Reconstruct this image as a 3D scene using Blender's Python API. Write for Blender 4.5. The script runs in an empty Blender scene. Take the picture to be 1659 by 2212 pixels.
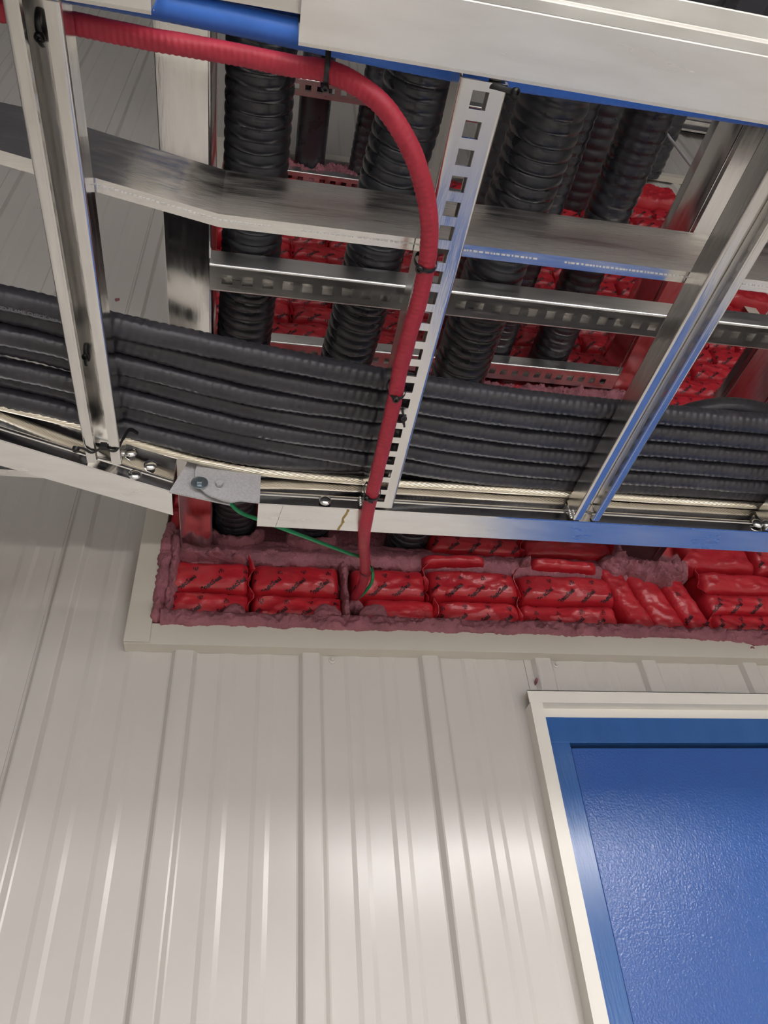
import bpy, bmesh, math, random
from mathutils import Vector, Matrix, noise
from math import sin, cos, pi, radians, sqrt, atan2

S = bpy.context.scene
COL = S.collection
random.seed(4)

# ------------------------------------------------------------------ camera
cam_d = bpy.data.cameras.new('camera')
cam = bpy.data.objects.new('camera', cam_d)
COL.objects.link(cam)
S.camera = cam
RX = Vector((0.98254977, -0.17068656, -0.0739056))
UP = Vector((-0.05620483, -0.65122705, 0.75679875))
FW = Vector((0.1773047, 0.73943859, 0.6494564))
m = Matrix.Identity(4)
for i in range(3):
    m[i][0] = RX[i]; m[i][1] = UP[i]; m[i][2] = -FW[i]
cam.matrix_world = m
cam_d.sensor_fit = 'HORIZONTAL'
cam_d.sensor_width = 36.0
cam_d.lens = 1587.06 / 1659 * 36.0
cam_d.clip_start = 0.01
cam_d.clip_end = 60

# ------------------------------------------------------------------ world, exposure
w = bpy.data.worlds.new('world'); S.world = w
w.use_nodes = True
w.node_tree.nodes['Background'].inputs[0].default_value = (0.9, 0.92, 1.0, 1)
w.node_tree.nodes['Background'].inputs[1].default_value = 0.15
S.view_settings.view_transform = 'Standard'
S.view_settings.look = 'None'
S.view_settings.gamma = 1.0
S.view_settings.use_curve_mapping = False
S.view_settings.exposure = -0.04
LAMP = 42.0          # emission of the hanging linear lamps
FILL_PANEL = 3.6            # emission of an added fill panel at the far end, behind the camera
LAMP_FILL = 36.0      # emission of the rear lamps added as fill

# room extents (camera eye is the origin; floor is 1.5 m below it)
XL, XR, YB, YW, ZF, ZC = -3.2, 4.6, -5.0, 1.282, -1.5, 4.3


# ------------------------------------------------------------------ materials
def srgb(r, g, b):
    f = lambda c: (c / 255 / 12.92) if c <= 10 else ((c / 255 + 0.055) / 1.055) ** 2.4
    return (f(r), f(g), f(b), 1)


def mat(name, col, rough=0.5, metal=0.0, bump=0.0, bscale=50.0, bdist=0.002, var=0.0, vscale=6.0,
        stretch=None, spec=0.5, rvar=0.0, detail=3.0, coat=0.0, aniso=0.0):
    m = bpy.data.materials.new(name)
    m.use_nodes = True
    nt = m.node_tree; N = nt.nodes; L = nt.links
    b = N['Principled BSDF']
    b.inputs['Base Color'].default_value = col
    b.inputs['Roughness'].default_value = rough
    b.inputs['Metallic'].default_value = metal
    b.inputs['Specular IOR Level'].default_value = spec
    b.inputs['Coat Weight'].default_value = coat
    b.inputs['Coat Roughness'].default_value = 0.15
    tc = N.new('ShaderNodeTexCoord')
    mp = N.new('ShaderNodeMapping')
    L.new(tc.outputs['Object'], mp.inputs['Vector'])
    if stretch:
        mp.inputs['Scale'].default_value = stretch
    if var or rvar:
        n = N.new('ShaderNodeTexNoise'); n.inputs['Scale'].default_value = vscale; n.inputs['Detail'].default_value = 4
        L.new(mp.outputs['Vector'], n.inputs['Vector'])
        if var:
            r = N.new('ShaderNodeMix'); r.data_type = 'RGBA'
            c = col
            r.inputs[6].default_value = (c[0] * (1 - var), c[1] * (1 - var), c[2] * (1 - var), 1)
            r.inputs[7].default_value = (min(1, c[0] * (1 + var)), min(1, c[1] * (1 + var)), min(1, c[2] * (1 + var)), 1)
            rm = N.new('ShaderNodeMapRange'); rm.inputs[1].default_value = 0.3; rm.inputs[2].default_value = 0.7
            L.new(n.outputs['Fac'], rm.inputs[0]); L.new(rm.outputs[0], r.inputs[0])
            L.new(r.outputs[2], b.inputs['Base Color'])
        if rvar:
            rm2 = N.new('ShaderNodeMapRange')
            rm2.inputs[1].default_value = 0.3; rm2.inputs[2].default_value = 0.7
            rm2.inputs[3].default_value = max(0.02, rough - rvar); rm2.inputs[4].default_value = rough + rvar
            L.new(n.outputs['Fac'], rm2.inputs[0]); L.new(rm2.outputs[0], b.inputs['Roughness'])
    if bump:
        n2 = N.new('ShaderNodeTexNoise'); n2.inputs['Scale'].default_value = bscale; n2.inputs['Detail'].default_value = detail
        L.new(mp.outputs['Vector'], n2.inputs['Vector'])
        bp = N.new('ShaderNodeBump'); bp.inputs['Strength'].default_value = bump; bp.inputs['Distance'].default_value = bdist
        L.new(n2.outputs['Fac'], bp.inputs['Height'])
        L.new(bp.outputs['Normal'], b.inputs['Normal'])
    return m


M = {}
M['wall'] = mat('painted_steel_wall', srgb(197, 192, 186), 0.24, 0, 0.35, 2.2, 0.02, 0.02, 3, spec=0.55, detail=1)
M['trim'] = mat('trim_paint', srgb(205, 199, 187), 0.42, 0, 0.2, 5, 0.01, 0.03, 4, detail=1)
M['door_trim'] = mat('door_trim_paint', srgb(230, 225, 216), 0.35, 0, 0.1, 6, 0.01, detail=1)
M['other_wall'] = mat('room_wall', srgb(165, 162, 160), 0.6)
M['floor'] = mat('concrete_floor', srgb(222, 216, 206), 0.55, 0, 0.1, 20, 0.004, 0.08, 1.5)
M['ceiling'] = mat('ceiling_liner', srgb(74, 74, 82), 0.6)
M['blue'] = mat('blue_door_gloss', srgb(44, 88, 160), 0.21, 0, 0.55, 260, 0.0012, 0.03, 3, spec=0.6, detail=2)
M['blue_frame'] = mat('blue_frame_gloss', srgb(48, 96, 160), 0.22, 0, 0.35, 40, 0.0012, 0.05, 6, stretch=(6, 1, 0.6), spec=0.6)
M['alu'] = mat('mill_aluminium', (0.83, 0.815, 0.79, 1), 0.2, 1.0, 0.12, 60, 0.0006, 0.05, 14, stretch=(1, 8, 8), rvar=0.07)
M['alu_y'] = mat('mill_aluminium_rung', (0.83, 0.815, 0.79, 1), 0.19, 1.0, 0.12, 60, 0.0006, 0.05, 14, stretch=(8, 1, 8), rvar=0.06)
M['alu_big'] = mat('mill_aluminium_flange', (0.95, 0.94, 0.915, 1), 0.33, 1.0, 0.15, 30, 0.0006, 0.06, 9, stretch=(1, 5, 5), rvar=0.08)
M['alu_web'] = mat('mill_aluminium_web', (0.80, 0.785, 0.77, 1), 0.13, 1.0, 0.05, 30, 0.0006, 0.05, 9, stretch=(1, 5, 5), rvar=0.04)
M['galv'] = mat('dusty_galvanised', srgb(188, 186, 188), 0.55, 0.0, 0.3, 900, 0.0004, 0.12, 300)
M['zinc'] = mat('zinc_bolt', srgb(170, 182, 190), 0.3, 0.9, 0, 1, 0)
M['chrome'] = mat('bright_bolt', (0.8, 0.8, 0.8, 1), 0.12, 1.0)
M['black'] = mat('black_pvc_jacket', srgb(56, 55, 62), 0.36, 0, 0.25, 160, 0.0012, 0.25, 30, spec=0.5, rvar=0.08)
M['black_big'] = mat('black_corrugated_jacket', srgb(46, 47, 53), 0.30, 0, 0.15, 60, 0.002, 0.2, 20, spec=0.7, rvar=0.08)
M['tie'] = mat('black_nylon', srgb(26, 26, 28), 0.35)
M['red_cable'] = mat('red_pvc_jacket', srgb(172, 44, 62), 0.5, 0, 0.2, 300, 0.0006, 0.08, 40, spec=0.45)
M['blue_cable'] = mat('blue_pvc_jacket', srgb(62, 122, 222), 0.42, 0, 0.2, 200, 0.0006, 0.05, 30)
M['green'] = mat('green_wire', srgb(20, 150, 95), 0.4)
M['copper'] = mat('tinned_strand', (0.80, 0.74, 0.62, 1), 0.28, 1.0)
M['pillow'] = mat('red_pillow_film', srgb(180, 34, 46), 0.33, 0, 0.38, 38, 0.006, 0.12, 12, spec=0.55, stretch=(1, 1, 1.8), detail=4)
M['ink'] = mat('dark_print', srgb(48, 16, 26), 0.5)
M['putty'] = mat('mauve_putty', srgb(150, 92, 102), 0.62, 0, 0.9, 110, 0.006, 0.22, 25, detail=6)
M['white_ink'] = mat('white_print', srgb(225, 225, 225), 0.6)
M['grey_ink'] = mat('grey_print', srgb(120, 120, 126), 0.6)
M['stain'] = mat('rusty_stain', srgb(176, 150, 92), 0.6, 0.2, 0, 1, 0, 0.2, 200)
M['lamp_body'] = mat('lamp_body', srgb(220, 220, 220), 0.5)


def emit(name, col, st):
    m = bpy.data.materials.new(name); m.use_nodes = True
    b = m.node_tree.nodes['Principled BSDF']
    b.inputs['Base Color'].default_value = (0.8, 0.8, 0.8, 1)
    b.inputs['Emission Color'].default_value = col
    b.inputs['Emission Strength'].default_value = st
    return m


M['led'] = emit('led_diffuser', (1.0, 0.975, 0.96, 1), LAMP)
M['led_fill'] = emit('led_fill_diffuser', (1.0, 0.98, 0.965, 1), LAMP_FILL)

# slat of rust-brown stains on the bright flange: wear with a shape of its own is kept subtle in 'alu_big'


# ------------------------------------------------------------------ helpers
def link(name, verts, faces, material, parent=None, smooth=None):
    me = bpy.data.meshes.new(name)
    me.from_pydata([tuple(v) for v in verts], [], faces)
    me.materials.append(material)
    bm = bmesh.new(); bm.from_mesh(me)
    bmesh.ops.recalc_face_normals(bm, faces=bm.faces)
    bm.to_mesh(me); bm.free()
    if smooth is not None:
        for p in me.polygons:
            p.use_smooth = True
        me.set_sharp_from_angle(angle=radians(smooth))
    o = bpy.data.objects.new(name, me)
    COL.objects.link(o)
    if parent:
        o.parent = parent
    return o


def tag(o, label, cat, group=None, kind=None):
    o['label'] = label
    o['category'] = cat
    if group: o['group'] = group
    if kind: o['kind'] = kind
    return o


def struct(o, label=None):
    o['kind'] = 'structure'
    if label:
        o['label'] = label
    return o


def thing(name, label, cat, loc=(0, 0, 0), group=None):
    o = bpy.data.objects.new(name, None)
    o.empty_display_size = 0.02
    COL.objects.link(o)
    o.location = loc
    return tag(o, label, cat, group)


class MB:
    def __init__(s, off=(0, 0, 0)):
        s.v = []; s.f = []; s.o = Vector(off)

    def add(s, vs, fs):
        n = len(s.v)
        s.v += [Vector(v) - s.o for v in vs]
        s.f += [tuple(i + n for i in f) for f in fs]

    def box(s, a, b):
        x0, y0, z0 = a; x1, y1, z1 = b
        s.add([(x0, y0, z0), (x1, y0, z0), (x1, y1, z0), (x0, y1, z0), (x0, y0, z1), (x1, y0, z1), (x1, y1, z1), (x0, y1, z1)],
              [(0, 3, 2, 1), (4, 5, 6, 7), (0, 1, 5, 4), (1, 2, 6, 5), (2, 3, 7, 6), (3, 0, 4, 7)])

    def prism(s, pts0, pts1):
        n = len(pts0)
        s.add(list(pts0) + list(pts1), [tuple(range(n))[::-1], tuple(range(n, 2 * n))] + [(i, (i + 1) % n, n + (i + 1) % n, n + i) for i in range(n)])

    def sweep(s, prof, path, dirs):
        """prof: closed list of (a,z); path: list of (x,y,z); dirs: outward unit vector (x,y) at each path point"""
        n = len(prof); vs = []; fs = []
        for (p, d) in zip(path, dirs):
            for (a, z) in prof:
                vs.append((p[0] + d[0] * a, p[1] + d[1] * a, p[2] + z))
        for k in range(len(path) - 1):
            for i in range(n):
                j = (i + 1) % n
                fs.append((k * n + i, k * n + j, (k + 1) * n + j, (k + 1) * n + i))
        fs.append(tuple(range(n))[::-1]); fs.append(tuple(range((len(path) - 1) * n, len(path) * n)))
        s.add(vs, fs)

    def lathe(s, c, axis, prof, n=20, phase=0.0):
        """prof: list of (dist along axis, radius)"""
        axis = Vector(axis).normalized()
        u = axis.orthogonal().normalized(); v = axis.cross(u)
        vs = []; fs = []
        for (h, r) in prof:
            for i in range(n):
                t = 2 * pi * i / n + phase
                vs.append(Vector(c) + axis * h + u * (r * cos(t)) + v * (r * sin(t)))
        for k in range(len(prof) - 1):
            for i in range(n):
                j = (i + 1) % n
                fs.append((k * n + i, k * n + j, (k + 1) * n + j, (k + 1) * n + i))
        fs.append(tuple(range(n))[::-1]); fs.append(tuple(range((len(prof) - 1) * n, len(prof) * n)))
        s.add(vs, fs)

    def build(s, name, material, parent=None, smooth=None):
        return link(name, s.v, s.f, material, parent, smooth)


def resample(pts, step):
    pts = [Vector(p) for p in pts]
    P = [pts[0] * 2 - pts[1]] + pts + [pts[-1] * 2 - pts[-2]]
    dense = []
    for i in range(1, len(P) - 2):
        p0, p1, p2, p3 = P[i - 1], P[i], P[i + 1], P[i + 2]
        t0 = 0.0; t1 = t0 + max(1e-5, (p1 - p0).length) ** 0.5; t2 = t1 + max(1e-5, (p2 - p1).length) ** 0.5; t3 = t2 + max(1e-5, (p3 - p2).length) ** 0.5
        K = 24
        for k in range(K):
            t = t1 + (t2 - t1) * k / K
            A1 = p0 * ((t1 - t) / (t1 - t0)) + p1 * ((t - t0) / (t1 - t0))
            A2 = p1 * ((t2 - t) / (t2 - t1)) + p2 * ((t - t1) / (t2 - t1))
            A3 = p2 * ((t3 - t) / (t3 - t2)) + p3 * ((t - t2) / (t3 - t2))
            B1 = A1 * ((t2 - t) / (t2 - t0)) + A2 * ((t - t0) / (t2 - t0))
            B2 = A2 * ((t3 - t) / (t3 - t1)) + A3 * ((t - t1) / (t3 - t1))
            dense.append(B1 * ((t2 - t) / (t2 - t1)) + B2 * ((t - t1) / (t2 - t1)))
    dense.append(pts[-1])
    L = [0.0]
    for a, b in zip(dense, dense[1:]):
        L.append(L[-1] + (b - a).length)
    n = max(2, int(round(L[-1] / step)))
    out = []; j = 0
    for i in range(n + 1):
        t = L[-1] * i / n
        while j < len(L) - 2 and L[j + 1] < t:
            j += 1
        f = (t - L[j]) / max(1e-9, L[j + 1] - L[j])
        out.append(dense[j].lerp(dense[j + 1], min(1, f)))
    return out, L[-1]


class Tube:
    def __init__(s, pts, R, step, n=20, rf=None, up=(0, 0, 1)):
        s.P, s.L = resample(pts, step); s.R = R; s.n = n
        P = s.P
        s.T = [((P[min(i + 1, len(P) - 1)] - P[max(i - 1, 0)]).normalized()) for i in range(len(P))]
        u = Vector(up); u = (u - s.T[0] * u.dot(s.T[0])).normalized()
        s.U = []
        for t in s.T:
            u = (u - t * u.dot(t)).normalized(); s.U.append(u)
        s.V = [t.cross(u) for t, u in zip(s.T, s.U)]
        s.rf = rf or (lambda l, th: R)

    def mb(s, off=(0, 0, 0)):
        m = MB(off); n = s.n; vs = []; fs = []
        N = len(s.P); dl = s.L / (N - 1)
        for k in range(N):
            for i in range(n):
                th = 2 * pi * i / n
                r = s.rf(k * dl, th)
                vs.append(s.P[k] + s.U[k] * (r * cos(th)) + s.V[k] * (r * sin(th)))
        for k in range(N - 1):
            for i in range(n):
                j = (i + 1) % n
                fs.append((k * n + i, k * n + j, (k + 1) * n + j, (k + 1) * n + i))
        fs.append(tuple(range(n))[::-1]); fs.append(tuple(range((N - 1) * n, N * n)))
        m.add(vs, fs)
        return m

    def at(s, l, th, r):
        x = max(0, min(1, l / s.L)) * (len(s.P) - 1)
        k = min(int(x), len(s.P) - 2); f = x - k
        p = s.P[k].lerp(s.P[k + 1], f); u = s.U[k]; v = s.V[k]
        return p + u * (r * cos(th)) + v * (r * sin(th))

    def l_at_x(s, X):
        b = min(range(len(s.P)), key=lambda k: abs(s.P[k].x - X))
        return s.L * b / (len(s.P) - 1)


def cable(name, label, cat, pts, R, material, step, n=16, pitch=0.008, amp=0.05, group=None, up=(0, 0, 1), kind='helix', bump=0.0):
    ph = random.uniform(0, 6)

    def rf(l, th):
        w = abs(sin(pi * l / pitch + (th / 2 if kind == 'helix' else 0) + ph))
        r = R * (1 - amp + amp * w ** 0.7)
        if kind == 'diamond':
            r = R * (1 + amp * sin(2 * pi * l / pitch + 2 * th) * sin(2 * pi * l / pitch - 3 * th) + 0.3 * amp * sin(4 * pi * l / pitch))
        if bump:
            r += bump * noise.noise(Vector((l * 40, cos(th) * 1.5, sin(th) * 1.5 + ph)))
        return r
    t = Tube(pts, R, step, n, rf, up)
    o = t.mb().build(name, material, None, 60)
    tag(o, label, cat, group)
    return o, t


# text -> triangles in a plane (x right, y up), unit = cap height ~0.72 of size
_tc = {}


def text_mesh(txt, size, maxedge=0.004):
    key = (txt, size)
    if key in _tc:
        return _tc[key]
    cu = bpy.data.curves.new('t', 'FONT'); cu.body = txt; cu.size = size; cu.align_x = 'CENTER'; cu.align_y = 'CENTER'
    cu.resolution_u = 2; cu.offset = size * 0.035
    o = bpy.data.objects.new('t', cu); COL.objects.link(o)
    dg = bpy.context.evaluated_depsgraph_get()
    me = bpy.data.meshes.new_from_object(o.evaluated_get(dg))
    bm = bmesh.new(); bm.from_mesh(me)
    bmesh.ops.triangulate(bm, faces=bm.faces)
    for _ in range(3):
        ed = [e for e in bm.edges if e.calc_length() > maxedge]
        if not ed: break
        bmesh.ops.subdivide_edges(bm, edges=ed, cuts=1)
        bmesh.ops.triangulate(bm, faces=bm.faces)
    bm.verts.index_update()
    vs = [(v.co.x, v.co.y) for v in bm.verts]; fs = [tuple(v.index for v in f.verts) for f in bm.faces]
    bm.free()
    bpy.data.objects.remove(o); bpy.data.meshes.remove(me); bpy.data.curves.remove(cu)
    _tc[key] = (vs, fs)
    return vs, fs


# ================================================================== SETTING
# ribbed steel wall with its opening and the door opening
OX0, OX1, OZ0, OZ1 = -0.174, 1.70, 0.783, 2.90        # firestopped opening
DX0, DX1, DZ1 = 0.566, 1.60, 0.640                     # door opening


def rib_profile(x0, x1):
    out = []
    k = math.floor((x0 - 0.104) / 0.2405) - 1
    base = 0.104 + k * 0.2405
    while base < x1:
        for (dx, h) in ((0, 0), (0.003, 0.0012), (0.010, 0.0105), (0.013, 0.0115), (0.040, 0.0115), (0.043, 0.0105), (0.050, 0.0012), (0.053, 0), (0.092, 0),
                        (0.100, 0.0019), (0.117, 0.0019), (0.125, 0), (0.163, 0), (0.171, 0.0019), (0.188, 0.0019), (0.196, 0)):
            x = base + dx
            if x0 < x < x1:
                out.append((x, h))
        base += 0.2405
    return out


def wall_depth(x):
    pr = rib_profile(x - 0.3, x + 0.3)
    for (a, b) in zip(pr, pr[1:]):
        if a[0] <= x <= b[0]:
            f = (x - a[0]) / max(1e-9, b[0] - a[0])
            return a[1] + (b[1] - a[1]) * f
    return 0


prof = [(XL, 0.0)] + rib_profile(XL, XR) + [(XR, 0.0)]
for xc in (OX0, OX1, DX0, DX1):
    prof.append((xc, wall_depth(xc)))
prof.sort()
mb = MB()
for (a, b) in zip(prof, prof[1:]):
    if b[0] - a[0] < 1e-6: continue
    xm = (a[0] + b[0]) / 2
    cuts = []
    if DX0 < xm < DX1: cuts.append((ZF, DZ1))
    if OX0 < xm < OX1: cuts.append((OZ0, OZ1))
    segs = []; z = ZF
    for c in sorted(cuts):
        if c[0] > z: segs.append((z, c[0]))
        z = c[1]
    segs.append((z, ZC))
    for (z0, z1) in segs:
        nz = max(1, int((z1 - z0) / 0.4))
        for k in range(nz):
            za = z0 + (z1 - z0) * k / nz; zb = z0 + (z1 - z0) * (k + 1) / nz
            mb.add([(a[0], YW - a[1], za), (b[0], YW - b[1], za), (b[0], YW - b[1], zb), (a[0], YW - a[1], zb)], [(0, 1, 2, 3)])
# panel lap seams
for xs in (0.104 + 0.2405 * 2 - 0.012, 0.104 - 0.2405 * 2 - 0.012):
    z1 = OZ0 - 0.04 if xs > OX0 else ZC
    z0 = DZ1 if xs > DX0 - 0.02 else ZF
    mb.box((xs, YW - 0.0025, z0), (xs + 0.010, YW + 0.0005, z1))
bmw = mb
wall = link('wall_back', bmw.v, bmw.f, M['wall'], None, 25)
struct(wall, 'cream ribbed sheet-steel wall')
# sheet joint step: keep thin thickness behind
for nm, a, b, mt in (('floor', (XL, YB, ZF - 0.1), (XR, YW + 0.2, ZF), 'floor'), ('ceiling', (XL, YB, ZC), (XR, YW + 0.2, ZC + 0.1), 'ceiling'),
                     ('wall_left', (XL - 0.1, YB, ZF), (XL, YW + 0.2, ZC), 'other_wall'), ('wall_right', (XR, YB, ZF), (XR + 0.1, YW + 0.2, ZC), 'other_wall'),
                     ('wall_front', (XL, YB - 0.1, ZF), (XR, YB, ZC), 'other_wall')):
    q = MB(); q.box(a, b); struct(q.build(nm, M[mt]))

# trim round the firestop opening
q = MB()
q.box((-0.2195, 1.252, 0.7395), (1.78, 1.2535, 0.7835))            # face
q.box((-0.2195, 1.2520, 0.7380), (1.78, YW - 0.001, 0.7395))       # lower return
q.box((-0.180, 1.2535, 0.7820), (1.70, 1.34, 0.7835))
struct(q.build('trim_1', M['trim']), 'long cream sill flashing under the red firestop opening')
q = MB()
q.box((-0.2205, 1.2480, 0.7405), (-0.1745, 1.2493, 2.95))
q.box((-0.2205, 1.2493, 0.741), (-0.2190, YW - 0.001, 2.95))
q.box((-0.176, 1.2518, 0.783), (-0.1745, 1.34, 2.9))
struct(q.build('trim_2', M['trim']), 'cream upright flashing at the left edge of the opening')
q = MB()
q.box((-0.2195, 1.252, 2.90), (1.75, 1.2535, 2.945)); q.box((1.70, 1.2505, 0.783), (1.745, 1.252, 2.945))
struct(q.build('trim_5', M['trim']))
# backing inside the opening
q = MB(); q.box((-0.19, 1.345, 0.77), (1.72, 1.36, 2.92))
struct(q.build('trim_6', M['putty']))

# door head / jamb trims
q = MB()
q.box((0.553, 1.2500, 0.6275), (1.70, 1.2515, 0.6535))
q.box((0.553, 1.2500, 0.6520), (1.70, YW, 0.6535))
q.box((0.578, 1.2515, 0.6275), (1.60, 1.290, 0.6290))
q.box((0.578, 1.2760, 0.6080), (1.60, 1.2775, 0.6280))
struct(q.build('trim_3', M['door_trim']), 'cream head trim over the blue door')
q = MB()
TW = 0.010   # the jamb leans a touch out of plumb


def lean(v):
    return (v[0] - (0.63 - v[2]) * 0.022 * (1 if v[2] > -0.2 else 0) - (0 if v[2] > -0.2 else 0.0183), v[1], v[2])


def lbox(q, a, b, nz=8):
    z0, z1 = a[2], b[2]
    for k in range(1):
        x0, y0, _ = a; x1, y1, _ = b
        vs = [(x0, y0, z0), (x1, y0, z0), (x1, y1, z0), (x0, y1, z0), (x0, y0, z1), (x1, y0, z1), (x1, y1, z1), (x0, y1, z1)]
        sh = lambda v: (v[0] - (0.63 - v[2]) * 0.022, v[1], v[2])
        q.add([sh(v) for v in vs], [(0, 3, 2, 1), (4, 5, 6, 7), (0, 1, 5, 4), (1, 2, 6, 5), (2, 3, 7, 6), (3, 0, 4, 7)])


lbox(q, (0.5545, 1.2505, ZF + 0.001), (0.5795, 1.2520, 0.6275))
lbox(q, (0.5545, 1.2520, ZF + 0.001), (0.5560, YW, 0.6275))
lbox(q, (0.5780, 1.2520, ZF + 0.001), (0.5795, 1.29, 0.6275))
struct(q.build('trim_4', M['door_trim']), 'cream jamb trim at the left of the blue door')

# blue door
door = bpy.data.objects.new('door_1', None); COL.objects.link(door); door.location = (1.05, 1.28, ZF)
struct(door, 'glossy blue steel door with its blue frame')
q = MB(door.location)
q.box((0.580, 1.272, 0.5555), (1.60, 1.33, 0.6075))
fr = q.build('head_frame', M['blue_frame'], door)
q = MB(door.location)
lbox(q, (0.580, 1.2722, ZF + 0.002), (0.6275, 1.33, 0.6073))
q.build('jamb_frame', M['blue_frame'], door)
q = MB(door.location)
lbox(q, (0.6315, 1.279, ZF + 0.01), (1.56, 1.32, 0.5475))
dl = q.build('door_panel', M['blue'], door)
bv = dl.modifiers.new('b', 'BEVEL'); bv.width = 0.0012; bv.segments = 2
bv = fr.modifiers.new('b', 'BEVEL'); bv.width = 0.0012; bv.segments = 2
q = MB(door.location); lbox(q, (0.6262, 1.300, ZF + 0.01), (1.57, 1.335, 0.557)); q.build('rebate', M['tie'], door)
q = MB(door.location); q.box((1.56, 1.272, ZF + 0.002), (1.61, 1.33, 0.6073)); q.build('jamb_frame', M['blue_frame'], door)

# high girt and ledge on the wall at upper right
q = MB()
q.box((1.2, 1.235, 3.93), (3.4, 1.25, 3.95)); q.box((1.2, 1.235, 3.80), (3.4, 1.25, 3.82)); q.box((1.2, 1.245, 3.80), (3.4, 1.25, 3.95))
struct(q.build('trim_7', M['alu']))
q = MB(); q.box((1.2, 1.245, 3.20), (3.4, 1.27, 3.235)); struct(q.build('trim_8', M['trim']))


# linear lamps at tray height: one near the camera, rear ones added as fill
def lamp(x0, x1, y, z, key, label, hw=0.10):
    t = thing('linear_lamp', label, 'lamp', ((x0 + x1) / 2, y, z), 'suspended linear lamps')
    q = MB(t.location); q.box((x0, y - hw - 0.012, z + 0.006), (x1, y + hw + 0.012, z + 0.05))
    for s_ in (-1, 1):
        q.box((x0, y + s_ * (hw + 0.004), z - 0.004), (x1, y + s_ * (hw + 0.012), z + 0.006))
    q.build('housing', M['lamp_body'], t)
    q = MB(t.location)
    q.box((x0 + 0.01, y - hw, z), (x1 - 0.01, y + hw, z + 0.0058))
    q.build('diffuser', M[key], t, 40)
    for xx in (x0 + 0.2, x1 - 0.2):
        q = MB(t.location)
        q.lathe((xx, y, z + 0.05), (0, 0, 1), [(0, 0.002), (ZC - z - 0.05, 0.002)], 6)
        q.build('hanger', M['zinc'], t)
    return t


tl = lamp(0.40, 1.95, -0.75, 0.93, 'led', 'tilted linear lamp hung closest to the blue door', 0.06)
tl.rotation_euler = (radians(32), 0, 0)
for (lx0, ly0, nm) in ((-0.2, -2.3, 'middle'), (3.2, -2.3, 'right'), (-2.4, -3.9, 'far left'), (-0.2, -3.9, 'far middle'), (2.2, -3.9, 'far right')):  # unseen rear lamps, added to fill the room with bounce light
    lamp(lx0, lx0 + 1.2, ly0, 0.77, 'led_fill', 'added fill lamp hung in the %s of the room' % nm)


wn = bpy.data.objects.new('fill_panel_1', None); COL.objects.link(wn); wn.location = (0.7, YB, -0.4); struct(wn, 'wide low glowing fill panel added at the back of the room')  # unseen glowing panel, added to light the ribbed wall evenly from below the trays
M['fill_panel'] = emit('fill_glow', (0.97, 0.98, 1.0, 1), FILL_PANEL)
q = MB(wn.location)
for xx in (-2.4, -0.35, 1.7, 3.75):
    q.box((xx - 0.04, YB, -1.35), (xx + 0.04, YB + 0.06, 0.6))
q.box((-2.4, YB, -1.39), (3.75, YB + 0.06, -1.32)); q.box((-2.4, YB, 0.55), (3.75, YB + 0.06, 0.62))
q.build('fill_panel_frame', M['other_wall'], wn)
for xx in (-2.36, -0.31, 1.74):
    q = MB(wn.location); q.box((xx, YB + 0.01, -1.32), (xx + 1.97, YB + 0.02, 0.55)); q.build('fill_pane', M['fill_panel'], wn)


# ================================================================== TRAYS
def flange_profile(fw=0.052, h=0.15, t=0.0028):
    """closed (a,z) outline: web at a 0..t, flanges outward"""
    return [(0, 0), (fw - 0.001, 0), (fw, 0.0006), (fw, t + 0.0006), (fw - 0.001, t + 0.0012), (t, t), (t, h - t), (fw, h - t - 0.0006), (fw, h), (0, h),
            (0, h * 0.80), (-0.0012, h * 0.785), (-0.0012, h * 0.765), (0, h * 0.75),
            (0, 0.0225), (-0.0015, 0.0215), (-0.0022, 0.0190), (-0.0015, 0.0165), (0, 0.0155)]


def web_profile(h=0.15, t=0.0028):
    return [(0, 0), (t, 0), (t, h), (0, h), (0, h * 0.80), (-0.0012, h * 0.785), (-0.0012, h * 0.765), (0, h * 0.75),
            (0, 0.0225), (-0.0015, 0.0215), (-0.0022, 0.0190), (-0.0015, 0.0165), (0, 0.0155)]


def flange_strip(fw, z0, t=0.0028):
    return [(t, z0), (fw - 0.001, z0), (fw, z0 + 0.0006), (fw, z0 + t - 0.0006), (fw - 0.001, z0 + t), (t, z0 + t)]


def rail(parent, root, path, dirs, fw=0.052, h=0.15, web='alu_web', fl='alu_big'):
    q = MB(root); q.sweep(web_profile(h), path, dirs); w_ = q.build('side_rail', M[web], parent, 30)
    for z0 in (0, h - 0.0028):
        q = MB(root); q.sweep(flange_strip(fw, z0), path, dirs); q.build('flange', M[fl], w_, 30)
    return w_


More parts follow.
